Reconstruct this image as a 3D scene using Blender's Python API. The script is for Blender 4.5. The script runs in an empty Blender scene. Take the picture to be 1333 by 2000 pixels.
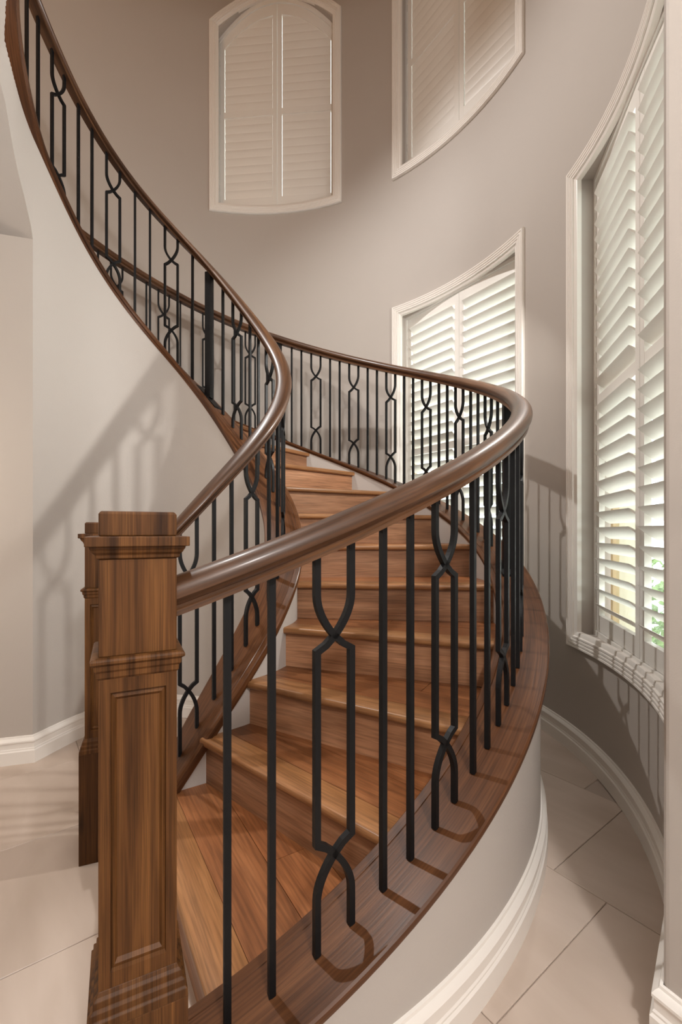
import bpy, bmesh, math, random
from mathutils import Vector, Matrix
random.seed(7)
sin, cos, pi, rad, deg, hyp = math.sin, math.cos, math.pi, math.radians, math.degrees, math.hypot
SC = bpy.context.scene
COL = SC.collection
S = 0.84            # metres per survey unit
H0 = 1.4124         # camera height above the floor, survey units
RISE = 0.2203


def M(x, y, z=0.0):
    return (x * S, y * S, (z + H0) * S)


# ------------------------------------------------------------------ camera, world, lights
cam = bpy.data.cameras.new('camera')
cam.sensor_fit = 'VERTICAL'
cam.sensor_height = 36.0
cam.lens = 889.0 / 2000.0 * 36.0
cam.shift_y = 38.0 / 2000.0
cam.clip_start = 0.05
cam_o = bpy.data.objects.new('camera', cam)
cam_o.location = M(0, 0, 0)
cam_o.rotation_euler = (pi / 2, 0, 0)
COL.objects.link(cam_o)
SC.camera = cam_o

W = bpy.data.worlds.new('sky')
SC.world = W
W.use_nodes = True
bg = W.node_tree.nodes['Background']
bg.inputs[0].default_value = (0.90, 0.97, 1.0, 1)
bg.inputs[1].default_value = 5.0

SC.view_settings.view_transform = 'Standard'
SC.view_settings.look = 'None'
SC.view_settings.gamma = 1
SC.view_settings.use_curve_mapping = False
SC.view_settings.exposure = 0.0
try:
    SC.cycles.use_denoising = True
    SC.cycles.max_bounces = 8
    SC.cycles.diffuse_bounces = 5
    SC.cycles.sample_clamp_indirect = 6
except Exception:
    pass


def area(name, loc, target, sx, sy, power, color, spread=180):
    l = bpy.data.lights.new(name, 'AREA')
    l.shape = 'RECTANGLE'
    l.size, l.size_y = sx, sy
    l.energy = power
    l.color = color
    l.spread = rad(spread)
    o = bpy.data.objects.new(name, l)
    o.location = loc
    o.rotation_euler = (Vector(target) - Vector(loc)).to_track_quat('-Z', 'Y').to_euler()
    COL.objects.link(o)
    return o


def spot(name, loc, target, r, power, color, cone, blend):
    l = bpy.data.lights.new(name, 'SPOT')
    l.shadow_soft_size = r
    l.energy = power
    l.color = color
    l.spot_size = rad(cone)
    l.spot_blend = blend
    o = bpy.data.objects.new(name, l)
    o.location = loc
    o.rotation_euler = (Vector(target) - Vector(loc)).to_track_quat('-Z', 'Y').to_euler()
    COL.objects.link(o)
    return o


def bulb(name, loc, r, power, color):
    l = bpy.data.lights.new(name, 'POINT')
    l.shadow_soft_size = r
    l.energy = power
    l.color = color
    o = bpy.data.objects.new(name, l)
    o.location = loc
    COL.objects.link(o)
    return o


# unseen lamp added inside the tall right window in place of its daylight
area('window_key_lamp', M(1.30, 2.60, 1.70), M(-1.4, 3.8, 0.5), 0.06, 0.08, 24, (1.0, 0.965, 0.91), 150)
# recessed downlight of the upper landing, aimed across the stairwell
spot('landing_downlight', M(-2.25, 3.55, 5.25), M(1.45, 2.55, 0.15), 0.045, 430, (1.0, 0.97, 0.94), 91, 0.85)
# fill lamp added above and behind the camera, without any fixture
bulb('hall_fill_lamp', M(0.72, -0.95, 1.7), 0.10, 150, (1.0, 0.99, 0.98))
# soft fill light added behind the camera, where no doors are built
area('rear_fill_light', M(0.6, -1.2, -0.1), M(-0.4, 2.9, 0.0), 1.6, 1.7, 5, (1.0, 0.965, 0.94))
# lamp added out of view beyond the left arch to brighten its soffit
bulb('passage_fill_lamp', M(-2.75, 1.9, 0.3), 0.12, 16, (1.0, 0.86, 0.72))
# warm lamp at the top of the tower
bulb('landing_lamp', M(-2.2, 2.0, 5.2), 0.25, 24, (1.0, 0.58, 0.30))

# ------------------------------------------------------------------ plan curves (polar fits)
OC = (-0.9829, 2.8175)
IC = (-1.2398, 2.7453)
RC = (-0.955, 2.801)
RR = 2.46


def outer_r(a):
    return 1.9729 + 0.0184 * cos(2 * a) + 0.0506 * sin(2 * a)


def inner_r(a):
    return 0.8276 + 0.0029 * cos(2 * a) + 0.0481 * sin(2 * a) + 0.057 * cos(3 * a) - 0.0203 * sin(3 * a)


def _clampq(f, a, lo, hi):
    if a < lo:
        return f(lo) + (f(lo + .05) - f(lo)) / .05 * (a - lo)
    if a > hi:
        return f(hi) + (f(hi) - f(hi - .05)) / .05 * (a - hi)
    return f(a)


def outer_rail(a):   # underside of handrail
    g = lambda t: -.1978 + .8661 * t + .0236 * t * t - .0332 * t ** 3 + 1 + .0004 * t - .0041 * t * t
    return _clampq(g, a, -1.4, 1.45)


def outer_cap(a):
    g = lambda t: -.1978 + .8661 * t + .0236 * t * t - .0332 * t ** 3
    return _clampq(g, a, -1.4, 1.45)


def inner_rail(a):
    g = lambda t: (-.1493 + .9606 * t - .076 * t * t + .0259 * t ** 3
                   + .934 - .0313 * t + .0969 * t * t - .039 * t ** 3)
    return _clampq(g, a, -.95, 2.5)


def inner_cap(a):
    g = lambda t: -.1493 + .9606 * t - .076 * t * t + .0259 * t ** 3
    lo = -.78
    if a > 1.57:
        return inner_rail(a) - 0.973 + 0.0 * (a - 1.57)
    return _clampq(g, a, lo, 2.9)


def opt(a, off=0.0):
    r = outer_r(a) + off
    return (OC[0] + r * cos(a), OC[1] + r * sin(a))


def tight(a):     # the rail closes in on the landing
    t = max(a - 2.88, 0.0)
    return min(0.33 * t * t / (t + 0.25), 0.23)


def ipt(a, off=0.0):
    r = inner_r(a) - tight(a) + off
    return (IC[0] + r * cos(a), IC[1] + r * sin(a))


def rpt(a, off=0.0):
    return (RC[0] + (RR + off) * cos(a), RC[1] + (RR + off) * sin(a))


# ------------------------------------------------------------------ materials
def new_mat(name):
    m = bpy.data.materials.new(name)
    m.use_nodes = True
    nt = m.node_tree
    return m, nt, nt.nodes['Principled BSDF']


def N(nt, t, **kw):
    n = nt.nodes.new(t)
    for k, v in kw.items():
        setattr(n, k, v)
    return n


def paint(name, col, rough=0.55, bump=0.0, scale=300.0, mott=0.04):
    m, nt, b = new_mat(name)
    tc = N(nt, 'ShaderNodeTexCoord')
    nz = N(nt, 'ShaderNodeTexNoise')
    nz.inputs['Scale'].default_value = 1.3
    nz.inputs['Detail'].default_value = 3
    nt.links.new(tc.outputs['Object'], nz.inputs['Vector'])
    mx = N(nt, 'ShaderNodeMix', data_type='RGBA')
    mx.inputs[6].default_value = (*[c * (1 - mott) for c in col], 1)
    mx.inputs[7].default_value = (*[min(1, c * (1 + mott)) for c in col], 1)
    nt.links.new(nz.outputs['Fac'], mx.inputs[0])
    nt.links.new(mx.outputs[2], b.inputs['Base Color'])
    b.inputs['Roughness'].default_value = rough
    if bump:
        n2 = N(nt, 'ShaderNodeTexNoise')
        n2.inputs['Scale'].default_value = scale
        n2.inputs['Detail'].default_value = 2
        nt.links.new(tc.outputs['Object'], n2.inputs['Vector'])
        bp = N(nt, 'ShaderNodeBump')
        bp.inputs['Strength'].default_value = bump
        bp.inputs['Distance'].default_value = 0.002
        nt.links.new(n2.outputs['Fac'], bp.inputs['Height'])
        nt.links.new(bp.outputs['Normal'], b.inputs['Normal'])
    return m


def wood(name, dark, mid, light, rough=0.35, coat=0.0, vary=0.25, su=2.2, sv=38.0, knots=True, spec=0.5, pore=0.66):
    m, nt, b = new_mat(name)
    uv = N(nt, 'ShaderNodeUVMap')
    uv.uv_map = 'grain'
    oi = N(nt, 'ShaderNodeObjectInfo')
    # shift each piece to its own part of the timber
    comb = N(nt, 'ShaderNodeCombineXYZ')
    mul = N(nt, 'ShaderNodeMath', operation='MULTIPLY')
    mul.inputs[1].default_value = 37.0
    nt.links.new(oi.outputs['Random'], mul.inputs[0])
    nt.links.new(mul.outputs[0], comb.inputs[0])
    nt.links.new(mul.outputs[0], comb.inputs[2])
    add = N(nt, 'ShaderNodeVectorMath', operation='ADD')
    nt.links.new(uv.outputs[0], add.inputs[0])
    nt.links.new(comb.outputs[0], add.inputs[1])

    def noise(sx, sy, detail, dist=0.0):
        mp = N(nt, 'ShaderNodeMapping')
        mp.inputs['Scale'].default_value = (sx, sy, 1)
        nt.links.new(add.outputs[0], mp.inputs['Vector'])
        nz = N(nt, 'ShaderNodeTexNoise')
        nz.inputs['Scale'].default_value = 1.0
        nz.inputs['Detail'].default_value = detail
        nz.inputs['Distortion'].default_value = dist
        nt.links.new(mp.outputs[0], nz.inputs['Vector'])
        return nz
    n1 = noise(su, sv * .42, 5, 0.9)
    n2 = noise(su * 5, sv * 6, 3)
    n3 = noise(su * .5, sv * .12, 2)
    ramp = N(nt, 'ShaderNodeValToRGB')
    ramp.color_ramp.elements[0].position = 0.30
    ramp.color_ramp.elements[0].color = (*dark, 1)
    ramp.color_ramp.elements[1].position = 0.72
    ramp.color_ramp.elements[1].color = (*light, 1)
    e = ramp.color_ramp.elements.new(0.5)
    e.color = (*mid, 1)
    nt.links.new(n1.outputs['Fac'], ramp.inputs[0])
    # fine pores
    r2 = N(nt, 'ShaderNodeMapRange')
    r2.inputs['From Min'].default_value = 0.35
    r2.inputs['From Max'].default_value = 0.6
    r2.inputs['To Min'].default_value = pore
    r2.inputs['To Max'].default_value = 1.08
    nt.links.new(n2.outputs['Fac'], r2.inputs['Value'])
    r3 = N(nt, 'ShaderNodeMapRange')
    r3.inputs['From Min'].default_value = 0.3
    r3.inputs['From Max'].default_value = 0.7
    r3.inputs['To Min'].default_value = 0.8
    r3.inputs['To Max'].default_value = 1.2
    nt.links.new(n3.outputs['Fac'], r3.inputs['Value'])
    r4 = N(nt, 'ShaderNodeMapRange')
    r4.inputs['To Min'].default_value = 1 - vary
    r4.inputs['To Max'].default_value = 1 + vary
    nt.links.new(oi.outputs['Random'], r4.inputs['Value'])
    p1 = N(nt, 'ShaderNodeMath', operation='MULTIPLY')
    nt.links.new(r2.outputs[0], p1.inputs[0])
    nt.links.new(r3.outputs[0], p1.inputs[1])
    p2 = N(nt, 'ShaderNodeMath', operation='MULTIPLY')
    nt.links.new(p1.outputs[0], p2.inputs[0])
    nt.links.new(r4.outputs[0], p2.inputs[1])
    last = p2
    if knots:
        mp = N(nt, 'ShaderNodeMapping')
        mp.inputs['Scale'].default_value = (2.2, 6.5, 1)
        nt.links.new(add.outputs[0], mp.inputs['Vector'])
        vo = N(nt, 'ShaderNodeTexVoronoi')
        vo.inputs['Scale'].default_value = 1.0
        nt.links.new(mp.outputs[0], vo.inputs['Vector'])
        r5 = N(nt, 'ShaderNodeMapRange')
        r5.inputs['From Min'].default_value = 0.02
        r5.inputs['From Max'].default_value = 0.11
        r5.inputs['To Min'].default_value = 0.42
        r5.inputs['To Max'].default_value = 1.0
        nt.links.new(vo.outputs['Distance'], r5.inputs['Value'])
        p3 = N(nt, 'ShaderNodeMath', operation='MULTIPLY')
        nt.links.new(last.outputs[0], p3.inputs[0])
        nt.links.new(r5.outputs[0], p3.inputs[1])
        last = p3
    vm = N(nt, 'ShaderNodeVectorMath', operation='SCALE')
    nt.links.new(ramp.outputs[0], vm.inputs[0])
    nt.links.new(last.outputs[0], vm.inputs['Scale'])
    nt.links.new(vm.outputs[0], b.inputs['Base Color'])
    b.inputs['Roughness'].default_value = rough
    b.inputs['Coat Weight'].default_value = coat
    b.inputs['Specular IOR Level'].default_value = spec
    b.inputs['Coat Roughness'].default_value = 0.18
    bp = N(nt, 'ShaderNodeBump')
    bp.inputs['Strength'].default_value = 0.25
    bp.inputs['Distance'].default_value = 0.0008
    nt.links.new(n2.outputs['Fac'], bp.inputs['Height'])
    nt.links.new(bp.outputs['Normal'], b.inputs['Normal'])
    return m


MAT = {}
MAT['wall'] = paint('wall_paint', (0.48, 0.433, 0.392), 0.6, 0.12, 260)
MAT['plaster'] = paint('plaster_white', (0.49, 0.452, 0.418), 0.6, 0.25, 120)
MAT['trim'] = paint('trim_white', (0.86, 0.82, 0.77), 0.35, mott=0.015)
MAT['shutter'] = paint('shutter_white', (0.86, 0.835, 0.79), 0.4, mott=0.01)
MAT['ceiling'] = paint('ceiling_white', (0.75, 0.72, 0.68), 0.7)
MAT['newel'] = wood('newel_oak', (0.038, 0.014, 0.004), (0.100, 0.040, 0.0115), (0.170, 0.072, 0.021), 0.5, 0.0, 0.04, 1.5, 120, knots=True, spec=0.2)
MAT['rail'] = wood('rail_oak', (0.045, 0.018, 0.007), (0.095, 0.040, 0.016), (0.175, 0.083, 0.036), 0.42, 0.15, 0.03, 1.2, 34, knots=False, spec=0.4)
MAT['cap'] = wood('cap_oak', (0.055, 0.020, 0.007), (0.100, 0.038, 0.014), (0.150, 0.062, 0.025), 0.36, 0.10, 0.05, 1.0, 30, knots=False, spec=0.25)
MAT['tread'] = wood('tread_oak', (0.155, 0.056, 0.020), (0.235, 0.088, 0.032), (0.300, 0.122, 0.048), 0.38, 0.1, 0.2, 1.3, 24, spec=0.35, pore=0.74)
MAT['nosing'] = wood('nosing_oak', (0.215, 0.094, 0.034), (0.285, 0.130, 0.050), (0.350, 0.170, 0.070), 0.38, 0.1, 0.12, 1.3, 26, spec=0.35, pore=0.74)
MAT['riser'] = wood('riser_oak', (0.22, 0.104, 0.052), (0.310, 0.152, 0.078), (0.400, 0.212, 0.118), 0.45, 0.05, 0.16, 1.3, 24, spec=0.3, pore=0.74)


def plain(name, col, rough=0.5, metal=0.0, spec=0.5):
    m, nt, b = new_mat(name)
    tc = N(nt, 'ShaderNodeTexCoord')
    nz = N(nt, 'ShaderNodeTexNoise')
    nz.inputs['Scale'].default_value = 60
    nt.links.new(tc.outputs['Object'], nz.inputs['Vector'])
    mr = N(nt, 'ShaderNodeMapRange')
    mr.inputs['To Min'].default_value = rough - 0.08
    mr.inputs['To Max'].default_value = rough + 0.08
    nt.links.new(nz.outputs['Fac'], mr.inputs['Value'])
    nt.links.new(mr.outputs[0], b.inputs['Roughness'])
    b.inputs['Base Color'].default_value = (*col, 1)
    b.inputs['Metallic'].default_value = metal
    b.inputs['Specular IOR Level'].default_value = spec
    return m


MAT['iron'] = plain('black_iron', (0.004, 0.0041, 0.0048), 0.5, 0.0, 0.28)
MAT['hinge'] = plain('hinge_white', (0.7, 0.68, 0.64), 0.4)
MAT['tan'] = plain('window_tan', (0.42, 0.30, 0.17), 0.5)
MAT['cream'] = paint('cream_stucco', (0.36, 0.31, 0.225), 0.8, 0.3, 60)
MAT['paving'] = paint('pale_paving', (0.72, 0.69, 0.62), 0.8, 0.2, 40, 0.05)
MAT['grass'] = paint('lawn_green', (0.16, 0.24, 0.06), 0.9, 0.5, 30, 0.4)
MAT['leaf'] = paint('leaf_green', (0.16, 0.24, 0.07), 0.6, 0, 30, 0.3)
MAT['grout'] = paint('grout', (0.47, 0.39, 0.335), 0.8)


def tile_mat():
    m, nt, b = new_mat('limestone_tile')
    tc = N(nt, 'ShaderNodeTexCoord')
    oi = N(nt, 'ShaderNodeObjectInfo')
    ad = N(nt, 'ShaderNodeVectorMath', operation='ADD')
    nt.links.new(tc.outputs['Object'], ad.inputs[0])
    sc = N(nt, 'ShaderNodeVectorMath', operation='SCALE')
    cx = N(nt, 'ShaderNodeCombineXYZ')
    nt.links.new(oi.outputs['Random'], cx.inputs[2])
    nt.links.new(cx.outputs[0], sc.inputs[0])
    sc.inputs['Scale'].default_value = 20
    nt.links.new(sc.outputs[0], ad.inputs[1])
    mp = N(nt, 'ShaderNodeMapping')
    mp.inputs['Scale'].default_value = (1.2, 4.0, 1)
    nt.links.new(ad.outputs[0], mp.inputs['Vector'])
    nz = N(nt, 'ShaderNodeTexNoise')
    nz.inputs['Scale'].default_value = 1.5
    nz.inputs['Detail'].default_value = 5
    nz.inputs['Distortion'].default_value = 0.6
    nt.links.new(mp.outputs[0], nz.inputs['Vector'])
    r = N(nt, 'ShaderNodeValToRGB')
    r.color_ramp.elements[0].position = 0.3
    r.color_ramp.elements[0].color = (0.50, 0.405, 0.335, 1)
    r.color_ramp.elements[1].position = 0.7
    r.color_ramp.elements[1].color = (0.60, 0.50, 0.43, 1)
    nt.links.new(nz.outputs['Fac'], r.inputs[0])
    mr = N(nt, 'ShaderNodeMapRange')
    mr.inputs['To Min'].default_value = 0.94
    mr.inputs['To Max'].default_value = 1.05
    nt.links.new(oi.outputs['Random'], mr.inputs['Value'])
    v = N(nt, 'ShaderNodeVectorMath', operation='SCALE')
    nt.links.new(r.outputs[0], v.inputs[0])
    nt.links.new(mr.outputs[0], v.inputs['Scale'])
    nt.links.new(v.outputs[0], b.inputs['Base Color'])
    b.inputs['Roughness'].default_value = 0.42
    return m


MAT['tile'] = tile_mat()


def glass_mat():
    m = bpy.data.materials.new('clear_glass')
    m.use_nodes = True
    nt = m.node_tree
    nt.nodes.clear()
    out = N(nt, 'ShaderNodeOutputMaterial')
    mix = N(nt, 'ShaderNodeMixShader')
    mix.inputs[0].default_value = 0.06
    t = N(nt, 'ShaderNodeBsdfTransparent')
    t.inputs[0].default_value = (0.95, 0.98, 0.96, 1)
    g = N(nt, 'ShaderNodeBsdfGlossy')
    g.inputs['Roughness'].default_value = 0.02
    nt.links.new(t.outputs[0], mix.inputs[1])
    nt.links.new(g.outputs[0], mix.inputs[2])
    nt.links.new(mix.outputs[0], out.inputs[0])
    return m


MAT['glass'] = glass_mat()

# ------------------------------------------------------------------ builders


def mk(name, verts, faces, mat, parent=None, uvs=None, smooth=False, kind=None, sharp=35):
    me = bpy.data.meshes.new(name)
    me.from_pydata([Vector(v) for v in verts], [], faces)
    if uvs is not None:
        l = me.uv_layers.new(name='grain')
        for p in me.polygons:
            for li in p.loop_indices:
                l.data[li].uv = uvs[p.index][li - p.loop_start]
    bm = bmesh.new()
    bm.from_mesh(me)
    bmesh.ops.recalc_face_normals(bm, faces=bm.faces)
    bm.to_mesh(me)
    bm.free()
    if smooth:
        me.polygons.foreach_set('use_smooth', [True] * len(me.polygons))
        me.set_sharp_from_angle(angle=rad(sharp))
    me.materials.append(MAT[mat])
    me.update()
    o = bpy.data.objects.new(name, me)
    COL.objects.link(o)
    if parent:
        o.parent = parent
    if kind:
        o['kind'] = kind
    return o


def empty(name, loc, label=None, cat=None, kind=None, group=None):
    o = bpy.data.objects.new(name, None)
    o.empty_display_size = 0.1
    o.location = loc
    COL.objects.link(o)
    if label:
        o['label'] = label
    if cat:
        o['category'] = cat
    if kind:
        o['kind'] = kind
    if group:
        o['group'] = group
    return o


def root_at_origin(o):
    return o


def loft(name, rings, mat, parent=None, closed=True, caps=True, smooth=True, kind=None, u=None, sharp=35):
    """rings: list of equal-length lists of 3D points (metres)"""
    n = len(rings[0])
    verts = [p for r in rings for p in r]
    faces, uvs = [], []
    us = [0.0]
    for i in range(1, len(rings)):
        us.append(us[-1] + (Vector(rings[i][0]) - Vector(rings[i - 1][0])).length)
    vs = [0.0]
    for j in range(1, n + 1):
        vs.append(vs[-1] + (Vector(rings[0][j % n]) - Vector(rings[0][j - 1])).length)
    m = n if closed else n - 1
    for i in range(len(rings) - 1):
        for j in range(m):
            k = (j + 1) % n
            faces.append((i * n + j, i * n + k, (i + 1) * n + k, (i + 1) * n + j))
            uvs.append([(us[i], vs[j]), (us[i], vs[j + 1]), (us[i + 1], vs[j + 1]), (us[i + 1], vs[j])])
    if closed and caps:
        faces.append(tuple(range(n)))
        uvs.append([(vs[j], 0.1 * j) for j in range(n)])
        b = (len(rings) - 1) * n
        faces.append(tuple(b + j for j in range(n)))
        uvs.append([(vs[j], 0.1 * j) for j in range(n)])
    return mk(name, verts, faces, mat, parent, uvs, smooth, kind, sharp)


def boxes_mesh(bxs):
    """list of (x0,x1,y0,y1,z0,z1) -> verts, faces, grain uvs running along the longest side"""
    v, f, uv = [], [], []
    for (x0, x1, y0, y1, z0, z1) in bxs:
        b = len(v)
        v += [(x0, y0, z0), (x1, y0, z0), (x1, y1, z0), (x0, y1, z0), (x0, y0, z1), (x1, y0, z1), (x1, y1, z1), (x0, y1, z1)]
        for q in ((0, 3, 2, 1), (4, 5, 6, 7), (0, 1, 5, 4), (1, 2, 6, 5), (2, 3, 7, 6), (3, 0, 4, 7)):
            f.append(tuple(b + i for i in q))
            uv.append([(v[b + i][2], v[b + i][0] + v[b + i][1]) for i in q])
    return v, f, uv


def bevel_obj(o, w=0.002, seg=2):
    md = o.modifiers.new('bevel', 'BEVEL')
    md.width = w
    md.segments = seg
    md.limit_method = 'ANGLE'
    md.angle_limit = rad(40)
    return o


def frange(a, b, n):
    return [a + (b - a) * i / n for i in range(n + 1)]


# ------------------------------------------------------------------ room shell: round tower wall
WT = 0.24    # wall thickness
WIN = {      # outer edges of the casings: angle left, angle right (degrees), bottom, spring/top, arch rise
    1: dict(a0=52.6, a1=16.1, zb=-0.741, zt=2.33, arch=0.0, tilt=38),
    2: dict(a0=4.3, a1=-31.8, zb=-0.741, zt=2.33, arch=0.0, tilt=38),
    3: dict(a0=103.0, a1=67.0, zb=3.66, zt=5.83, arch=0.44, tilt=76),
    4: dict(a0=52.6, a1=16.1, zb=3.66, zt=5.83, arch=0.44, tilt=76),
}
CW = 0.105       # casing width
HO = 0.088       # hole edge inside casing outer edge
ZC = 7.6         # ceiling


def arch_z(w, t, inset):
    """t 0..1 across; segmental arch"""
    return w['zt'] - inset + w['arch'] * max(0.0, 1 - (2 * t - 1) ** 2)


def build_tower():
    hole = HO / RR
    cuts = set()
    A0, A1 = rad(-40.5), rad(240)
    marks = [A0, A1]
    for w in WIN.values():
        marks += [rad(w['a0']) - hole, rad(w['a1']) + hole]
    marks = sorted(set(round(m, 6) for m in marks))
    ang = []
    for i in range(len(marks) - 1):
        n = max(1, int((marks[i + 1] - marks[i]) / rad(1.2)))
        ang += frange(marks[i], marks[i + 1], n)[:-1]
    ang.append(marks[-1])
    V, F = [], []

    def quad(a, b, c, d, want=None):
        k = len(V)
        V.extend([a, b, c, d])
        q = (k, k + 1, k + 2, k + 3)
        if want is not None:
            nrm = (Vector(b) - Vector(a)).cross(Vector(d) - Vector(a))
            if nrm.dot(Vector(want)) < 0:
                q = q[::-1]
        F.append(q)

    def P(a, off, z):
        x, y = rpt(a, off)
        return M(x, y, z)
    zf = -H0
    for i in range(len(ang) - 1):
        a, b = ang[i], ang[i + 1]
        mid = (a + b) / 2
        segs = [[zf, zf, ZC, ZC]]     # bottom at a, bottom at b, top at a, top at b
        for w in sorted(WIN.values(), key=lambda q: q['zb']):
            h0, h1 = rad(w['a1']) + hole, rad(w['a0']) - hole
            if h0 < mid < h1:
                ta, tb = (a - h0) / (h1 - h0), (b - h0) / (h1 - h0)
                za, zb_ = arch_z(w, ta, HO), arch_z(w, tb, HO)
                last = segs.pop()
                segs.append([last[0], last[1], w['zb'] + HO, w['zb'] + HO])
                segs.append([za, zb_, ZC, ZC])
        for (ba, bb, t_a, t_b) in segs:
            quad(P(a, 0, ba), P(b, 0, bb), P(b, 0, t_b), P(a, 0, t_a), (-cos(mid), -sin(mid), 0))
            quad(P(a, WT, ba), P(a, WT, t_a), P(b, WT, t_b), P(b, WT, bb), (cos(mid), sin(mid), 0))
            if ba > zf:
                quad(P(a, 0, ba), P(a, WT, ba), P(b, WT, bb), P(b, 0, bb), (0, 0, -1))
            if t_a < ZC:
                quad(P(a, 0, t_a), P(b, 0, t_b), P(b, WT, t_b), P(a, WT, t_a), (0, 0, 1))
    for w in WIN.values():
        for a, sg in ((rad(w['a1']) + hole, 1), (rad(w['a0']) - hole, -1)):
            z0, z1 = w['zb'] + HO, w['zt'] - HO
            quad(P(a, 0, z0), P(a, WT, z0), P(a, WT, z1), P(a, 0, z1), (-sin(a) * sg, cos(a) * sg, 0))
    for a in (A0, A1):
        quad(P(a, 0, zf), P(a, WT, zf), P(a, WT, ZC), P(a, 0, ZC))
    # weld
    me = bpy.data.meshes.new('wall_back')
    me.from_pydata([Vector(v) for v in V], [], F)
    bm = bmesh.new()
    bm.from_mesh(me)
    bmesh.ops.remove_doubles(bm, verts=bm.verts, dist=1e-5)
    bm.to_mesh(me)
    bm.free()
    me.polygons.foreach_set('use_smooth', [True] * len(me.polygons))
    me.set_sharp_from_angle(angle=rad(30))
    me.materials.append(MAT['wall'])
    o = bpy.data.objects.new('wall_back', me)
    COL.objects.link(o)
    o['kind'] = 'structure'
    return o


build_tower()

# hall walls, right and left of the camera, behind it, and ceilings


def slab_poly(name, pts, z0, z1, mat, parent=None, kind='structure'):
    n = len(pts)
    v = [M(x, y, z0) for x, y in pts] + [M(x, y, z1) for x, y in pts]
    f = [tuple(range(n)), tuple(range(n, 2 * n))]
    f += [(i, (i + 1) % n, n + (i + 1) % n, n + i) for i in range(n)]
    uv = [[(0, 0)] * len(q) for q in f]
    return mk(name, v, f, mat, parent, uv, False, kind)


HC = 3.25   # hall ceiling height
px, py = 0.890, 1.256
bevel_obj(slab_poly('wall_right', [(px, py), (1.35, 1.80), (1.44, 1.66), (2.75, -1.3), (2.62, -1.36), (px + 0.022 * 1.5, py - 0.04 * 1.5)], -H0, ZC, 'wall'), 0.012, 3)
slab_poly('wall_front', [(2.9, -1.36), (2.9, -1.56), (-4.2, -1.56), (-4.2, -1.36)], -H0, HC, 'wall')
slab_poly('wall_left', [(-4.2, -1.36), (-4.2, 3.4), (-4.4, 3.4), (-4.4, -1.36)], -H0, ZC, 'wall')
slab_poly('ceiling', [(-4.4, -1.6), (3.3, -1.6), (3.3, 5.8), (-4.4, 5.8)], ZC, ZC + 0.1, 'ceiling')
slab_poly('ceiling', [(2.75, -1.6), (0.90, 1.25), (-4.3, 1.25), (-4.3, -1.6)], HC, HC + 0.1, 'ceiling')
slab_poly('wall_upper', [(1.3, 1.25), (1.3, 1.09), (-4.3, 1.09), (-4.3, 1.25)], HC, ZC, 'wall')
slab_poly('wall_rear', [(-3.9, 3.38), (-3.0, 4.6), (-3.15, 4.7), (-4.35, 3.4)], -H0, ZC, 'wall')

# floor: grout bed and stone tiles laid in a running bond across the room
fl = slab_poly('floor', [(-4.4, -1.6), (3.3, -1.6), (3.3, 5.6), (-4.4, 5.6)], -H0 - 0.12, -H0 - 0.006, 'grout')
TS = 0.717
ta = rad(-53.0)
td, tn = (cos(ta), sin(ta)), (-sin(ta), cos(ta))
tile_me = None


def tile_meshes():
    g = 0.0014 / S
    h = TS / 2 - g
    b = 0.002
    v = [(-h, -h, -.01), (h, -h, -.01), (h, h, -.01), (-h, h, -.01),
         (-h, -h, -b), (h, -h, -b), (h, h, -b), (-h, h, -b),
         (-h + b, -h + b, 0), (h - b, -h + b, 0), (h - b, h - b, 0), (-h + b, h - b, 0)]
    f = [(8, 9, 10, 11)]
    for k in (0, 4):
        for i in range(4):
            j = (i + 1) % 4
            f.append((k + i, k + j, k + 4 + j, k + 4 + i))
    me = bpy.data.meshes.new('tile')
    me.from_pydata([(x * S, y * S, z * S) for x, y, z in v], [], f)
    me.materials.append(MAT['tile'])
    return me


tile_me = tile_meshes()
# a known corner of the pattern on the floor: end of a cross joint on a row joint
k0 = (1.013, 1.734)
row0 = k0[0] * tn[0] + k0[1] * tn[1]
col0 = k0[0] * td[0] + k0[1] * td[1]
for r in range(-6, 6):
    for c in range(-8, 8):
        nn = row0 + (r - 0.5) * TS
        dd = col0 + (c + 0.5) * TS + ((-r * 0.29) % 1.0) * TS
        x, y = nn * tn[0] + dd * td[0], nn * tn[1] + dd * td[1]
        if not (-3.3 < x < 2.3 and -0.4 < y < 5.4):
            continue
        d_out = hyp(x - OC[0], y - OC[1])
        if hyp(x - RC[0], y - RC[1]) > RR + 0.35 and y > 1.3:
            continue
        if hyp(x - RC[0], y - RC[1]) > RR - 0.45 and y > 3.9:
            continue
        t = bpy.data.objects.new('tile', tile_me)
        t.location = M(x, y, -H0)
        t.rotation_euler = (0, 0, ta)
        COL.objects.link(t)
        t.parent = fl

# ------------------------------------------------------------------ baseboards (profile: outward, up)
BASE = [(0, 0), (0.030, 0), (0.030, 0.075), (0.024, 0.082), (0.024, 0.088), (0.020, 0.094), (0.020, 0.122), (0.026, 0.128), (0.026, 0.136),
        (0.018, 0.146), (0.010, 0.152), (0.008, 0.160), (0, 0.162)]


def base_loft(name, path, parent=None, kind=None, scale=1.0):
    """path: list of (x, y, nx, ny): wall point and unit normal into the room"""
    rings = [[M(x + nx * o * scale, y + ny * o * scale, -H0 + z) for (o, z) in BASE] for (x, y, nx, ny) in path]
    return loft(name, rings, 'trim', parent, kind=kind, sharp=25)


base_loft('baseboard_back', [(*rpt(a, 0.0), -cos(a), -sin(a)) for a in frange(rad(-40), rad(60), 60)], kind='structure')
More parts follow.
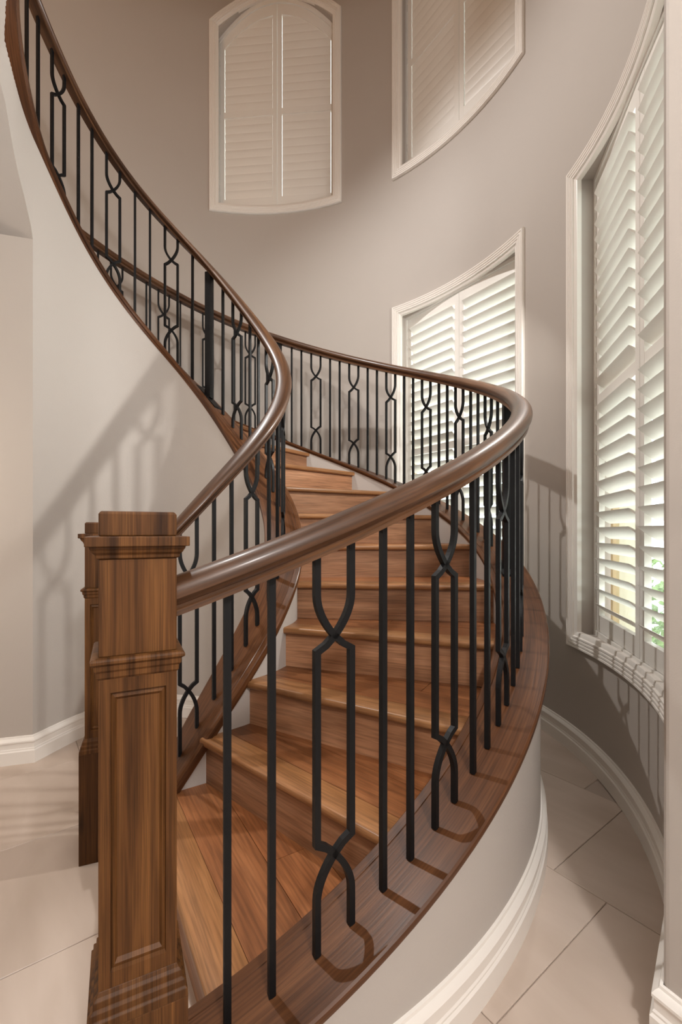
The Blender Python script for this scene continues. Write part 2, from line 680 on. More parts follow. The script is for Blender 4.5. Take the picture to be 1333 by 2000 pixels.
# pier in the right foreground: joined faces of its corner
d1 = Vector((0.022, -0.04)).normalized()
n1 = Vector((-d1.y, d1.x)) * -1
if n1.x > 0:
    n1 = -n1
d2 = Vector((1.35 - px, 1.80 - py)).normalized()
n2 = Vector((-d2.y, d2.x))
nm = (n1 + n2).normalized()
nm = nm / max(0.5, nm.dot(n1))
base_loft('baseboard_right', [(1.35, 1.80, n2.x, n2.y), (px, py, nm.x, nm.y), (px + d1.x * 3.2, py + d1.y * 3.2, n1.x, n1.y)], kind='structure')

# ------------------------------------------------------------------ staircase
stair = empty('staircase', M(OC[0], OC[1], -H0), 'curved oak staircase with solid plaster side walls winding up to the left', 'staircase')
stair_off = Vector(stair.location)


def under(root, o):
    """parent o (built in world space) to root keeping its place"""
    o.parent = root
    o.matrix_parent_inverse = Matrix.Translation(-Vector(root.location))
    return o


CAPT = 0.036


def ring_wall(ptf, a, o0, o1, z0, z1):
    x0, y0 = ptf(a, o0)
    x1, y1 = ptf(a, o1)
    return [M(x0, y0, z0), M(x1, y1, z0), M(x1, y1, z1), M(x0, y0, z1)]


OW0, OW1 = -0.10, 0.082       # outer curb wall faces
IW0, IW1 = -0.100, 0.085      # inner curb wall faces
aO = frange(rad(-71.5), rad(168), 150)
under(stair, loft('curb_wall', [ring_wall(opt, a, OW0, OW1, -H0, outer_cap(a) - CAPT) for a in aO], 'plaster', sharp=40))
aI = frange(rad(-62), rad(175), 130)
under(stair, loft('curb_wall', [ring_wall(ipt, a, IW0 + tight(a), IW1, -H0, inner_cap(a) - CAPT) for a in aI], 'plaster', sharp=40))


ARCH = [(175, 1.80), (176, 1.87), (178, 1.95), (180, 2.03), (183, 2.13), (186, 2.26), (190, 2.48), (195, 2.63), (198, 2.69), (205, 2.76), (235, 2.80)]


def inner_arch(a):
    d = deg(a)
    for (d0, z0), (d1_, z1) in zip(ARCH, ARCH[1:]):
        if d <= d1_:
            return z0 + (z1 - z0) * max(0, d - d0) / (d1_ - d0)
    return ARCH[-1][1]


def arch_ring(a):     # leans in towards the cap as the rail closes in on the landing
    z0, z1 = min(inner_arch(a), inner_cap(a) - CAPT - 0.03), inner_cap(a) - CAPT
    q = [ipt(a, IW0 + tight(a)), ipt(a, IW1 + 0.2), ipt(a, IW1 + 0.2), ipt(a, IW0 + tight(a) * max(0.0, 1 - (deg(a) - 175) / 28) - 0.006 * min(1, (deg(a) - 175) / 28))]
    return [M(q[0][0], q[0][1], z0), M(q[1][0], q[1][1], z0), M(q[2][0], q[2][1], z1), M(q[3][0], q[3][1], z1)]


aJ = [rad(175 + 45 * (i / 50) ** 1.6) for i in range(51)]
under(stair, loft('arch_wall', [arch_ring(a) for a in aJ], 'plaster', sharp=40))
# pier carrying the arch, at the end of the inner wall
ex, ey = ipt(rad(175), IW0 + tight(rad(175)))
under(stair, slab_poly('arch_pier', [(ex, ey), (ex - 0.34, ey - 0.10), (ex - 0.34, ey + 0.25), (ex - 0.02, ey + 0.14)], -H0, 1.80, 'wall', None, None))
# baseboards on the stair walls
under(stair, base_loft('baseboard', [(*opt(a, OW1), cos(a), sin(a)) for a in frange(rad(-71.5), rad(60), 80)]))
pth = [(*ipt(a, IW0 + tight(a)), -cos(a), -sin(a)) for a in frange(rad(20), rad(174.5), 80)]
pd = Vector((-0.34, -0.10)).normalized()
pn = Vector((-pd.y, pd.x))
if pn.y > 0:
    pn = -pn
nn = (Vector((-cos(rad(175)), -sin(rad(175)))) + pn).normalized()
pth.append((ex, ey, nn.x * 1.1, nn.y * 1.1))
pth.append((ex - 0.34, ey - 0.10, pn.x, pn.y))
under(stair, base_loft('baseboard', pth))

# oak caps on the curb walls, each with a raised inner strip
CAPP = [(-0.118, -0.004), (-0.114, 0), (-0.086, 0), (-0.084, -0.003), (-0.082, 0), (0.112, 0), (0.118, -0.004), (0.120, -0.012), (0.118, -0.022), (0.106, -0.026),
        (0.104, -0.040), (-0.104, -0.040), (-0.106, -0.026), (-0.118, -0.022), (-0.120, -0.012)]


def cap_rings(ptf, zf, angs, flip):
    out = []
    deep = 1.0 if flip > 0 else 1.75     # the inner cap carries a deeper edge
    for a in angs:
        ring = []
        for (o, z) in CAPP:
            x, y = ptf(a, o * flip)
            ring.append(M(x, y, zf(a) + (z * deep if z < -0.005 else z)))
        out.append(ring)
    return out


co = under(stair, loft('curb_cap', cap_rings(opt, outer_cap, frange(rad(-72.0), rad(168), 170), 1), 'cap', sharp=30))
ci = under(stair, loft('curb_cap', cap_rings(ipt, inner_cap, frange(rad(-66), rad(215), 170), -1), 'cap', sharp=30))

# ---- steps
tho = [-68.6, -50.9, -36.9, -21.3, -5.2, 9.6, 24.6, 39.4, 54.4, 69.4]
thi = [-63.0, -46.5, -31.5, -14.0, 1.0, 17.0, 33.0, 48.0, 60.0, 74.0]
while len(tho) < 19:
    tho.append(tho[-1] + 14.7)
    thi.append(thi[-1] + 13.6)

out_poly = [opt(rad(a), OW0) for a in range(-100, 215, 1)]
in_poly = [ipt(rad(a), IW1) for a in range(-110, 220, 1)]


def seg_hit(p, d, poly, tmin, tmax, pick):
    hits = []
    for i in range(len(poly) - 1):
        x1, y1 = poly[i]
        x2, y2 = poly[i + 1]
        ex_, ey_ = x2 - x1, y2 - y1
        det = d[0] * -ey_ + ex_ * d[1]
        if abs(det) < 1e-12:
            continue
        rx, ry = x1 - p[0], y1 - p[1]
        t = (rx * -ey_ + ex_ * ry) / det
        u = (d[0] * ry - d[1] * rx) / det
        if -1e-9 <= u <= 1 + 1e-9 and tmin <= t <= tmax:
            hits.append(t)
    return pick(hits) if hits else None


class Nose:
    def __init__(s, k):
        s.p = Vector(ipt(rad(thi[k]), IW1))
        q = Vector(opt(rad(tho[k]), OW0))
        s.L = (q - s.p).length
        s.d = (q - s.p) / s.L
        s.n = Vector((-s.d.y, s.d.x))      # up the stair (backwards)

    def ends(s, off):
        p = s.p + s.n * off
        t0 = seg_hit(p, s.d, in_poly, -0.6, s.L * 0.6, lambda h: min(h, key=abs))
        t1 = seg_hit(p, s.d, out_poly, s.L * 0.5, s.L + 0.8, lambda h: min(h, key=lambda t: abs(t - s.L)))
        if t0 is None:
            t0 = 0.0
        if t1 is None:
            t1 = s.L
        return p + s.d * t0, p + s.d * t1


NOSES = [Nose(k) for k in range(len(tho))]
OVER = 0.030   # nosing overhang
TT = 0.036     # tread thickness


def clip(poly, p, n, keep_pos=True):
    out = []
    sg = 1 if keep_pos else -1
    for i in range(len(poly)):
        a, b = poly[i], poly[(i + 1) % len(poly)]
        da = sg * ((a - p).dot(n))
        db = sg * ((b - p).dot(n))
        if da >= 0:
            out.append(a)
        if (da >= 0) != (db >= 0):
            out.append(a + (b - a) * (da / (da - db)))
    return out


def plank_slab(name, poly, z0, z1, mat, d, parent):
    n = len(poly)
    v = [M(p.x, p.y, z0) for p in poly] + [M(p.x, p.y, z1) for p in poly]
    f = [tuple(range(n)), tuple(range(n, 2 * n))] + [(i, (i + 1) % n, n + (i + 1) % n, n + i) for i in range(n)]
    nrm = Vector((-d.y, d.x))
    uv = []
    for q in f:
        uv.append([(poly[i % n].dot(d) * S, poly[i % n].dot(nrm) * S + (0.02 if i >= n else 0)) for i in q])
    o = mk(name, v, f, mat, parent, uv)
    o.matrix_parent_inverse = Matrix.Translation(-Vector(stair.location))
    return o


for k in range(len(NOSES) - 1):
    ns, nx = NOSES[k], NOSES[k + 1]
    zt = -H0 + RISE * (k + 1)
    tr = empty('tread', stair.location)
    under(stair, tr)
    tr.matrix_parent_inverse = Matrix.Translation(-Vector(stair.location))
    # nosing board with a rounded front
    NB = 0.125
    prof = [(0.010, 0), (0.004, -0.003), (0.0, -0.010), (0.0, -0.024), (0.004, -0.032), (0.012, -0.036), (NB, -0.036), (NB, -0.001), (NB - 0.002, 0)]
    r0, r1 = [], []
    for (o, z) in prof:
        e0, e1 = ns.ends(o)
        r0.append(M(e0.x, e0.y, zt + z))
        r1.append(M(e1.x, e1.y, zt + z))
    pl = loft('plank', [r0, r1], 'nosing', tr, sharp=50)
    pl.matrix_parent_inverse = Matrix.Translation(-Vector(stair.location))
    # the remaining planks back to the next riser
    big = 3.0
    e0, e1 = ns.ends(NB)
    arc_o = [Vector(opt(rad(a), OW0)) for a in frange(tho[k] - 6, tho[k + 1] + 12, 24)]
    arc_i = [Vector(ipt(rad(a), IW1)) for a in frange(thi[k] - 12, thi[k + 1] + 18, 24)]
    poly = arc_i[::-1] + arc_o
    poly = clip(poly, nx.p + nx.n * (OVER + 0.004), nx.n, False)
    gap = 0.0012
    cuts = [NB, NB + 0.19, NB + 0.38, NB + 0.57, NB + 0.76, NB + 1.4]
    for c0, c1 in zip(cuts, cuts[1:]):
        q = clip(poly, ns.p + ns.n * (c0 + gap), ns.n, True)
        q = clip(q, ns.p + ns.n * (c1 - gap), ns.n, False)
        if len(q) < 3:
            continue
        ar = abs(sum(q[i].x * q[(i + 1) % len(q)].y - q[(i + 1) % len(q)].x * q[i].y for i in range(len(q)))) / 2
        if ar < 0.004:
            continue
        # a butt joint along the longer boards
        tmid = ns.L * random.uniform(0.35, 0.75)
        pj = ns.p + ns.d * tmid
        if c0 > NB and random.random() < 0.7:
            parts = [clip(q, pj - ns.d * gap, ns.d, False), clip(q, pj + ns.d * gap, ns.d, True)]
        else:
            parts = [q]
        for g in parts:
            if len(g) >= 3:
                plank_slab('plank', g, zt - TT, zt - random.uniform(0, 0.0008), 'tread', ns.d, tr)
    # riser under this nosing
    zr0 = zt - RISE
    rr0, rr1 = [], []
    for (o, z) in ((OVER, zr0), (OVER + 0.02, zr0), (OVER + 0.02, zt - TT), (OVER, zt - TT)):
        e0, e1 = ns.ends(o)
        rr0.append(M(e0.x, e0.y, z))
        rr1.append(M(e1.x, e1.y, z))
    o = loft('riser', [rr0, rr1], 'riser', None, sharp=20)
    under(stair, o)

# ------------------------------------------------------------------ railings
RP = [(0.034, 0), (0.034, 0.012), (0.029, 0.016), (0.030, 0.022), (0.040, 0.029), (0.047, 0.038), (0.0485, 0.048), (0.046, 0.060), (0.039, 0.071), (0.027, 0.080), (0.012, 0.0845)]
RPROF = RP + [(-a, b) for a, b in RP[::-1]]


def rail_rings(ptf, zf, angs):
    out = []
    for a in angs:
        out.append([M(*ptf(a, o), zf(a) + z) for (o, z) in RPROF])
    return out


BW = 0.0165 / 2     # half bar


def sweep_bar(pts, hw, place):
    """square bar swept along a 2D polyline (s,z); place(s,t,z)->world"""
    n = len(pts)
    rings = []
    for i in range(n):
        a = Vector(pts[max(0, i - 1)])
        b = Vector(pts[i])
        c = Vector(pts[min(n - 1, i + 1)])
        d0 = (b - a).normalized() if i > 0 else (c - b).normalized()
        d1_ = (c - b).normalized() if i < n - 1 else d0
        m = (d0 + d1_).normalized()
        nn_ = Vector((-m.y, m.x))
        k = hw / max(0.55, m.dot(d0))
        p0, p1 = b + nn_ * k, b - nn_ * k
        if i in (0, n - 1):   # cut level at the ends
            p0, p1 = Vector((b.x + math.copysign(hw, nn_.x), b.y)), Vector((b.x - math.copysign(hw, nn_.x), b.y))
        rings.append([place(p0.x, -hw, p0.y), place(p1.x, -hw, p1.y), place(p1.x, hw, p1.y), place(p0.x, hw, p0.y)])
    v = [q for r in rings for q in r]
    f = [(0, 1, 2, 3), tuple(4 * (n - 1) + j for j in range(4))]
    for i in range(n - 1):
        for j in range(4):
            k = (j + 1) % 4
            f.append((4 * i + j, 4 * i + k, 4 * i + 4 + k, 4 * i + 4 + j))
    return v, f


def rail_set(root, ptf, capf, railf, singles, pairs, posts):
    def frame(a):
        p = Vector(ptf(a))
        q = Vector(ptf(a + 0.01))
        t = (q - p).normalized()
        return p, t, Vector((-t.y, t.x))
    for a in singles:
        p, t, nrm = frame(rad(a))
        z0, z1 = capf(rad(a)), railf(rad(a)) + 0.006
        v, f = sweep_bar([(0, z0), (0, z1)], BW, lambda s, q, z: M(p.x + t.x * s + nrm.x * q, p.y + t.y * s + nrm.y * q, z))
        under(root, mk('baluster', v, f, 'iron', None))
    for (a, b) in pairs:
        pa, pb = Vector(ptf(rad(a))), Vector(ptf(rad(b)))
        c = (pa + pb) / 2
        t = (pb - pa).normalized()
        d = (pb - pa).length / 2
        nrm = Vector((-t.y, t.x))
        zc = [capf(rad(x)) for x in (a, b)]
        zr = [railf(rad(x)) + 0.006 for x in (a, b)]
        mid = (sum(zc) + sum(zr) - 0.012) / 4
        up, lo = mid + 0.240, mid - 0.240
        V, F = [], []
        for sg, i in ((-1, 0), (1, 1)):
            pts = [(sg * d, zr[i])]
            zx = up + 0.036
            zs = zx + 0.105
            if zs > zr[i] - 0.01:
                zs = zr[i] - 0.01
            pts.append((sg * d, zs))
            n = 9
            for j in range(1, n + 1):          # bow to the crossing
                u = j / n
                pts.append((sg * d * (1 - u ** 1.75), zs + (zx - zs) * u ** 0.92))
            pts.append((-sg * d * 0.5, up + 0.014))
            pts.append((-sg * d, up))
            pts.append((-sg * d, lo))
            zx2 = lo - 0.036
            pts.append((-sg * d * 0.5, lo - 0.014))
            pts.append((0, zx2))
            ze = zx2 - 0.105
            if ze < zc[i] + 0.01:
                ze = zc[i] + 0.01
            for j in range(1, n + 1):
                u = 1 - j / n
                pts.append((sg * d * (1 - u ** 1.75), ze + (zx2 - ze) * u ** 0.92))
            pts.append((sg * d, zc[i]))
            v, f = sweep_bar(pts, BW, lambda s, q, z: M(c.x + t.x * s + nrm.x * q, c.y + t.y * s + nrm.y * q, z))
            k = len(V)
            V += v
            F += [tuple(k + x for x in q) for q in f]
        under(root, mk('ornamental_baluster', V, F, 'iron', None))
    for a in posts:
        p, t, nrm = frame(rad(a))
        z0, z1 = capf(rad(a)), railf(rad(a)) + 0.006
        hw = 0.024
        v, f = sweep_bar([(0, z0), (0, z1)], hw, lambda s, q, z: M(p.x + t.x * s + nrm.x * q, p.y + t.y * s + nrm.y * q, z))
        po = under(root, mk('post', v, f, 'iron', None))
        # foot plate lying on the sloping cap
        rings = []
        for s in (-0.085, 0.085):
            da = s / max(0.2, hyp(p.x - ptf(rad(a))[0] + 1, 0)) if False else s
            r = hyp(*(Vector(ptf(rad(a))) - (Vector(OC) if ptf is opt else Vector(IC))))
            a2 = rad(a) + s / r
            z = capf(a2)
            x, y = ptf(a2)
            rings.append([M(x + nrm.x * q, y + nrm.y * q, z + h) for q, h in ((-0.045, 0.0), (0.045, 0.0), (0.045, 0.014), (-0.045, 0.014))])
        fp = loft('foot_plate', rings, 'iron', None, smooth=False)
        under(root, fp)
    return root


outer = empty('outer_railing', M(*opt(rad(-40)), outer_cap(rad(-40))), 'black iron railing with wide oak handrail sweeping round the right side of the stairs', 'railing')
under(outer, loft('handrail', rail_rings(opt, outer_rail, frange(rad(-73.0), rad(168), 190)), 'rail', sharp=28))
so, po_ = [-67.9, -64.8], [(-61.3, -58.3)]
so += [-55.1, -52.0]
po_ += [(-48.7, -45.7)]
so += [-42.2, -38.9]
po_ += [(-35.7, -32.6)]
so += [-29.4, -26.2]
po_ += [(-23.0, -19.9)]
so += [-16.7, -13.5]
po_ += [(-10.3, -7.2)]
so += [3.4]
for i in range(6):
    a = 6.5 + 12.14 * i
    po_.append((a, a + 2.95))
    so += [a + 6.05, a + 9.1]
so += [84.0]
for i in range(6):
    a = 87.6 + 12.7 * i
    po_.append((a, a + 3.0))
    so += [a + 6.3, a + 9.5]
rail_set(outer, opt, outer_cap, outer_rail, so, po_, [-2.0, 80.2])

inner = empty('inner_railing', M(*ipt(rad(60)), inner_cap(rad(60))), 'black iron railing with oak handrail spiralling up the inner, left side of the stairs', 'railing')
under(inner, loft('handrail', rail_rings(ipt, inner_rail, frange(rad(-64), rad(215), 170)), 'rail', sharp=28))
si = [-38.4, -31.8, -14.0, -7.3, 12.5, 19.2, 39.0, 45.7, 65.7, 85.1, 107.4, 114.6, 135.4, 142.4, 164.4, 171.2]
pi_ = [(-50.6, -44.6), (-25.9, -20.6), (-0.7, 5.9), (25.8, 32.4), (52.3, 58.6), (93.4, 100.0), (121.8, 128.2), (150.0, 156.7), (178.0, 184.5)]
rail_set(inner, ipt, inner_cap, inner_rail, si, pi_, [74.9])

# ------------------------------------------------------------------ newel posts


def newel(cx_, cy_, ang, label):
    NS = 1.09
    root = empty('newel_post', M(cx_, cy_, -H0), label, 'newel post')
    root.rotation_euler = (0, 0, ang)

    def sq(stack, name, mat='newel'):
        rings = []
        for h, z in stack:
            rings.append([(sx * h * NS * S, sy * h * NS * S, (z + H0) * S) for sx, sy in ((-1, -1), (1, -1), (1, 1), (-1, 1))])
        v = [p for r in rings for p in r]
        f, uv = [], []
        for i in range(len(rings) - 1):
            for j in range(4):
                k = (j + 1) % 4
                q = (i * 4 + j, i * 4 + k, i * 4 + 4 + k, i * 4 + 4 + j)
                f.append(q)
                uv.append([(v[w][2], (v[w][0] if j % 2 == 0 else v[w][1]) + 0.3 * j) for w in q])
        f.append((3, 2, 1, 0))
        uv.append([(v[w][0], v[w][1]) for w in f[-1]])
        n = len(v) - 4
        f.append((n, n + 1, n + 2, n + 3))
        uv.append([(v[w][0], v[w][1]) for w in f[-1]])
        return v, f, uv
    a = 0.0655

    def add(name, stack, bev=0.0015):
        v, f, uv = sq(stack, name)
        o = mk(name, v, f, 'newel', root, uv)
        if bev:
            bevel_obj(o, bev, 2)
        return o
    add('plinth', [(0.084, -H0), (0.084, -0.945)])
    add('plinth_moulding', [(0.084, -0.945), (0.083, -0.930), (0.079, -0.926), (0.079, -0.914), (0.074, -0.910), (0.0735, -0.898), (0.069, -0.893), (a, -0.886)], 0.001)
    # shaft with a sunk panel on each face
    z0, z1 = -0.886, -0.284
    v, f, uv = [], [], []
    insets = [(0.0, 0.0), (0.019, 0.0), (0.021, -0.006), (0.026, -0.004), (0.030, -0.010)]
    for q in range(4):
        c, s_ = cos(q * pi / 2), sin(q * pi / 2)
        base = len(v)
        for (ins, dep) in insets:
            zi = ins * 1.55
            for (u, z) in ((-a + ins, z0 + zi), (a - ins, z0 + zi), (a - ins, z1 - zi), (-a + ins, z1 - zi)):
                x, y = u, -(a + dep)
                v.append(((x * c - y * s_) * S * NS, (x * s_ + y * c) * S * NS, (z + H0) * S))
                uv.append((z * S, (u + q * 0.4) * S))
        for i in range(len(insets) - 1):
            for j in range(4):
                k = (j + 1) % 4
                f.append((base + i * 4 + j, base + i * 4 + k, base + i * 4 + 4 + k, base + i * 4 + 4 + j))
        e = base + (len(insets) - 1) * 4
        f.append((e, e + 1, e + 2, e + 3))
    mk('panelled_shaft', v, f, 'newel', root, [[uv[w] for w in q] for q in f])
    add('band_moulding', [(a, -0.287), (0.069, -0.282), (0.0695, -0.272), (0.073, -0.268), (0.0735, -0.258), (0.079, -0.254), (0.079, -0.248), (0.0755, -0.244), (a, -0.243)], 0.001)
    add('shaft', [(a, -0.243), (a, -0.054)])
    add('cap_moulding', [(a, -0.054), (0.070, -0.052), (0.0705, -0.046), (0.0755, -0.041), (0.0775, -0.036), (0.0795, -0.034), (0.0795, -0.030), (0.0865, -0.029), (0.0865, -0.010), (a, -0.009)], 0.001)
    add('cap_block', [(a, -0.009), (a, 0.034), (a - 0.004, 0.040)], 0.002)
    return root


nw = opt(rad(-73.3))
newel(nw[0] - 0.005, nw[1], rad(26), 'panelled oak newel post in the foreground at the foot of the right-hand railing')
newel(-1.055, 2.035, rad(22), 'panelled oak newel post mostly hidden behind the nearer newel post')

# ------------------------------------------------------------------ windows: casing, glass, shutters
CASE = [(0, 0), (0, 0.016), (0.006, 0.026), (0.016, 0.026), (0.020, 0.020), (0.026, 0.026), (0.036, 0.026), (0.040, 0.019), (0.046, 0.025), (0.056, 0.025), (0.060, 0.018),
        (0.066, 0.024), (0.076, 0.024), (0.080, 0.014), (0.098, 0.012), (CW, 0.008), (CW, -0.02), (HO, -0.02)]


def outline(w):
    """closed polyline in the unrolled wall (s = angle*RR increasing to the right in the photo), counter-clockwise seen from inside"""
    s0, s1 = -rad(w['a0']) * RR, -rad(w['a1']) * RR
    pts = []
    n = 24
    for i in range(n):
        pts.append((s0 + (s1 - s0) * i / n, w['zb']))
    pts.append((s1, w['zb']))
    if w['arch'] > 0:
        m = 36
        for i in range(m + 1):
            t = (1 - cos(pi * i / m)) / 2
            pts.append((s1 + (s0 - s1) * t, arch_z(w, t, 0)))
    else:
        for i in range(n):
            pts.append((s1 + (s0 - s1) * i / n, w['zt']))
        pts.append((s0, w['zt']))
    return pts


def casing(w, parent):
    pts = [Vector(p) for p in outline(w)]
    # drop duplicates
    q = [pts[0]]
    for p in pts[1:]:
        if (p - q[-1]).length > 1e-5:
            q.append(p)
    pts = q
    n = len(pts)
    rings = []
    for i in range(n):
        d0 = (pts[i] - pts[i - 1]).normalized()
        d1_ = (pts[(i + 1) % n] - pts[i]).normalized()
        n0, n1_ = Vector((-d0.y, d0.x)), Vector((-d1_.y, d1_.x))
        m = (n0 + n1_).normalized()
        k = 1 / max(0.5, m.dot(n0))
        ring = []
        for (o, p) in CASE:
            t = pts[i] + m * (o * k)
            a = -t.x / RR
            x, y = rpt(a, -p)
            ring.append(M(x, y, t.y))
        rings.append(ring)
    rings.append(rings[0])
    return loft('casing', rings, 'trim', parent, closed=True, caps=False, sharp=25)


slat_cache = {}


def slat_mesh(length, tilt, ch=0.0575, th=0.006):
    key = (round(length, 4), round(tilt, 1))
    if key in slat_cache:
        return slat_cache[key]
    prof = []
    for (y, z) in ((-1, 0), (-0.8, 0.55), (-0.3, 1), (0.3, 1), (0.8, 0.55), (1, 0), (0.8, -0.55), (0.3, -1), (-0.3, -1), (-0.8, -0.55)):
        prof.append((y * ch, z * th))
    t = rad(-tilt)
    n = len(prof)
    v = []
    for x in (-length / 2, length / 2):
        for (y, z) in prof:
            v.append((x * S, (y * cos(t) - z * sin(t)) * S, (y * sin(t) + z * cos(t)) * S))
    f = [tuple(range(n)), tuple(range(n, 2 * n))] + [(i, (i + 1) % n, n + (i + 1) % n, n + i) for i in range(n)]
    me = bpy.data.meshes.new('slat')
    me.from_pydata(v, [], f)
    bm = bmesh.new()
    bm.from_mesh(me)
    bmesh.ops.recalc_face_normals(bm, faces=bm.faces)
    bm.to_mesh(me)
    bm.free()
    me.polygons.foreach_set('use_smooth', [True] * len(me.polygons))
    me.set_sharp_from_angle(angle=rad(45))
    me.materials.append(MAT['shutter'])
    slat_cache[key] = me
    return me


def build_window(nw_, w, label):
    root = empty('window_%d' % nw_, M(*rpt(rad((w['a0'] + w['a1']) / 2)), w['zb']), kind='structure')
    under(root, casing(w, None))
    hole = HO / RR
    aL, aR = rad(w['a0']) - hole, rad(w['a1']) + hole
    REC = 0.135
    pL, pR = Vector(rpt(aL, REC)), Vector(rpt(aR, REC))
    Lc = (pR - pL).length
    t = (pR - pL).normalized()
    ang = math.atan2(t.y, t.x)
    out = Vector((-t.y, t.x))
    if out.dot(Vector(rpt((aL + aR) / 2)) - Vector(RC)) < 0:
        out = -out
    zb, zt = w['zb'] + HO, w['zt'] - HO
    # exterior glass and its tan frame, on the outer side of the wall
    gp = pL + out * 0.085
    ax = 0.0

    def wbox(name, x0, x1, z0, z1, y0, y1, mat, parent):
        v, f, uv = boxes_mesh([(x0 * S, x1 * S, y0 * S, y1 * S, (z0 - zb) * S, (z1 - zb) * S)])
        o = mk(name, v, f, mat, None, uv)
        o.location = M(pL.x, pL.y, zb)
        o.rotation_euler = (0, 0, ang)
        under(parent, o)
        return o
    sgn = 1 if Vector((-t.y, t.x)).dot(out) > 0 else -1
    zmax = w['zt'] - HO + w['arch']
    under(root, wbox('pane', 0.0, Lc, zb, zmax, sgn * 0.092, sgn * 0.096, 'glass', root))
    for x in (0.0, Lc - 0.044):
        wbox('mullion', x, x + 0.044, zb, zmax, sgn * 0.075, sgn * 0.11, 'tan', root)
    wbox('mullion', 0.0, Lc, zb, zb + 0.05, sgn * 0.075, sgn * 0.11, 'tan', root)

    # ---- shutters
    sh = empty('plantation_shutter', M(pL.x, pL.y, zb), label, 'shutter')
    sh.rotation_euler = (0, 0, ang)
    D = 0.016 * S

    def az(x):     # clear height at x along the chord
        tt = min(max(x / Lc, 0.0), 1.0)
        return zt + (w['arch'] * max(0.0, 1 - (2 * tt - 1) ** 2) if w['arch'] else 0.0)

    def strip(name, pts, depth, parent, y_off=0.0):
        """flat board from a polygon in (x, z) survey units relative to (0, zb)"""
        n = len(pts)
        v = [(x * S, -depth * S + y_off, (z - zb) * S) for x, z in pts] + [(x * S, depth * S + y_off, (z - zb) * S) for x, z in pts]
        f = [tuple(range(n)), tuple(range(n, 2 * n))] + [(i, (i + 1) % n, n + (i + 1) % n, n + i) for i in range(n)]
        return v, f

    FR = 0.030
    # fixed frame round the opening
    fv, ff = [], []

    def addpoly(V, F, pts, depth):
        v, f = strip('', pts, depth, None)
        k = len(V)
        V += v
        F += [tuple(k + i for i in q) for q in f]
    addpoly(fv, ff, [(-0.03, zb - 0.03), (FR, zb - 0.03), (FR, zt), (-0.03, zt)], 0.026)
    addpoly(fv, ff, [(Lc - FR, zb - 0.03), (Lc + 0.03, zb - 0.03), (Lc + 0.03, zt), (Lc - FR, zt)], 0.026)
    addpoly(fv, ff, [(FR, zb - 0.03), (Lc - FR, zb - 0.03), (Lc - FR, zb + FR), (FR, zb + FR)], 0.026)
    if w['arch']:
        xs = [Lc * (1 - cos(pi * i / 28)) / 2 for i in range(29)]
        for i in range(28):
            xa, xb_ = xs[i], xs[i + 1]
            za, zb2 = az(xa), az(xb_)
            addpoly(fv, ff, [(xa, za - FR * 2.2), (xb_, zb2 - FR * 2.2), (xb_, zb2 + 0.06), (xa, za + 0.06)], 0.026)
    else:
        addpoly(fv, ff, [(FR, zt - FR), (Lc - FR, zt - FR), (Lc - FR, zt), (FR, zt)], 0.026)
    mk('shutter_frame', fv, ff, 'shutter', sh)
    ST, TR, BR, MR = 0.052, 0.095, 0.098, 0.070
    G = 0.004
    half = Lc / 2
    zmid = (zb + zt) / 2 + (0.02 if not w['arch'] else 0.12)
    for side in (0, 1):
        x0 = FR + G if side == 0 else half + G / 2
        x1 = half - G / 2 if side == 0 else Lc - FR - G
        z0 = zb + FR + G
        V, F = [], []
        ztl = (zt - FR - G) if not w['arch'] else None

        def top(x):
            return ztl if ztl is not None else az(x) - FR * 2.2 - G
        for (xa, xb_) in ((x0, x0 + ST), (x1 - ST, x1)):
            addpoly(V, F, [(xa, z0), (xb_, z0), (xb_, top(xb_)), (xa, top(xa))], 0.016)
        addpoly(V, F, [(x0 + ST, z0), (x1 - ST, z0), (x1 - ST, z0 + BR), (x0 + ST, z0 + BR)], 0.015)
        addpoly(V, F, [(x0 + ST, zmid - MR / 2), (x1 - ST, zmid - MR / 2), (x1 - ST, zmid + MR / 2), (x0 + ST, zmid + MR / 2)], 0.015)
        if ztl is not None:
            addpoly(V, F, [(x0 + ST, ztl - TR), (x1 - ST, ztl - TR), (x1 - ST, ztl), (x0 + ST, ztl)], 0.015)
        else:
            xs = frange(x0 + ST, x1 - ST, 10)
            for xa, xb_ in zip(xs, xs[1:]):
                addpoly(V, F, [(xa, top(xa) - .125), (xb_, top(xb_) - .125), (xb_, top(xb_)), (xa, top(xa))], 0.015)
        pan = mk('shutter_panel', V, F, 'shutter', sh)
        # hinges on the outer stile
        hx = x0 - 0.004 if side == 0 else x1 + 0.004
        hv, hf = [], []
        for zz in (z0 + 0.2, zmid + 0.02, zt - 0.30):
            v, f, _ = boxes_mesh([((hx - 0.006) * S, (hx + 0.006) * S, -0.024 * S, -0.014 * S, (zz - zb) * S, (zz + 0.07 - zb) * S)])
            k = len(hv)
            hv += v
            hf += [tuple(k + i for i in q) for q in f]
        mk('hinge', hv, hf, 'hinge', pan)
        la, lb = x0 + ST, x1 - ST
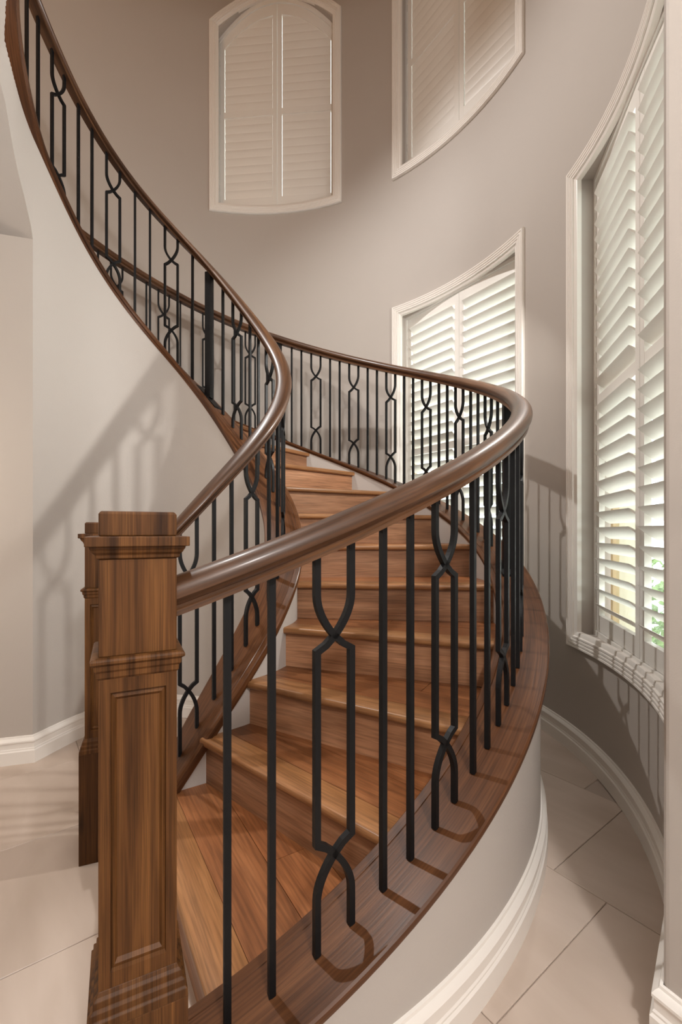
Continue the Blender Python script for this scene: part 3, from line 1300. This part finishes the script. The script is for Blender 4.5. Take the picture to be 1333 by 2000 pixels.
        for (za, zc_, ) in ((z0 + BR, zmid - MR / 2), (zmid + MR / 2, None)):
            if zc_ is None:
                zc_ = (ztl - TR) if ztl is not None else max(top(x) for x in frange(la, lb, 12)) - .06
            cnt = max(1, round((zc_ - za) / 0.0955))
            pitch = (zc_ - za) / cnt
            for i in range(cnt):
                z = za + (i + 0.5) * pitch
                xa, xb_ = la + 0.004, lb - 0.004
                if w['arch']:
                    ok = [x for x in frange(xa, xb_, 60) if top(x) - 0.018 > z + 0.05]
                    if len(ok) < 3:
                        continue
                    xa, xb_ = ok[0], ok[-1]
                tl = w['tilt'] + (random.uniform(-1.0, 1.0) if w['arch'] == 0 else random.uniform(-3, 2))
                if w['arch']:
                    tl = [85.5, 86.5, 86, 85][i % 4]
                else:
                    tl = w['tilt'] + [-0.5, 0.5, 0][i % 3]
                me = slat_mesh(xb_ - xa, tl)
                o = bpy.data.objects.new('slat', me)
                o.location = ((xa + xb_) / 2 * S, 0, (z - zb) * S)
                COL.objects.link(o)
                o.parent = pan
    return root


build_window(1, WIN[1], 'open white plantation shutter in the window behind the far sweep of the outer railing')
build_window(2, WIN[2], 'tall open white plantation shutter in the right window, garden seen between its slats')
build_window(3, WIN[3], 'closed white arched shutter high on the wall, light leaking round its slats')
build_window(4, WIN[4], 'closed white shutter high on the wall directly above the far open shutter')

# ------------------------------------------------------------------ outside
slab_poly('ground_outside', [(1.9, -3), (12, -3), (12, 14), (-2, 14), (-2, 5.8), (1.0, 5.3)], -H0 - 0.35, -H0 - 0.3, 'paving')


def shrub(x, y, r, h, label):
    V, F = [], []
    rnd = random.Random(int(x * 100) + int(y * 10))
    for i in range(420):
        u, ph = rnd.random(), rnd.uniform(0, 2 * pi)
        th = math.acos(1 - 2 * u)
        q = rnd.uniform(0.75, 1.05)
        c = Vector((x + r * q * sin(th) * cos(ph), y + r * q * sin(th) * sin(ph), -H0 - 0.3 + h / 2 + h / 2 * q * cos(th)))
        d1_ = Vector((rnd.gauss(0, 1), rnd.gauss(0, 1), rnd.gauss(0, 1))).normalized()
        d2_ = d1_.orthogonal().normalized()
        s = rnd.uniform(0.05, 0.09)
        k = len(V)
        for p in (c - d1_ * s, c + d2_ * s * .5, c + d1_ * s, c - d2_ * s * .5):
            V.append(M(p.x, p.y, p.z))
        F.append((k, k + 1, k + 2, k + 3))
    root = empty('shrub', M(x, y, -H0 - 0.3), label, 'shrub')
    under(root, mk('foliage', V, F, 'leaf', None, kind='stuff'))
    v, f, uv = boxes_mesh([((x - .012) * S, (x + .012) * S, (y - .012) * S, (y + .012) * S, 0 - 0.3 * S, (h * .45 - 0.3) * S)])
    under(root, mk('stem', v, f, 'leaf', None, uv))


shrub(3.92, 5.55, 0.40, 1.15, 'low green garden bush outside, seen between the lower slats of the right shutter')
shrub(4.75, 6.6, 0.5, 1.35, 'leafy garden bush farther off outside the right window, behind the nearer bush')
cw = slab_poly('garden_wall', [(2.86, 4.75), (3.16, 4.85), (3.3, 5.25), (2.9, 5.3)], -H0 - 0.3, 2.6, 'cream', None, None)
cw['label'] = 'cream stucco garden wall outside, seen between the slats of the right shutter'
cw['category'] = 'wall'
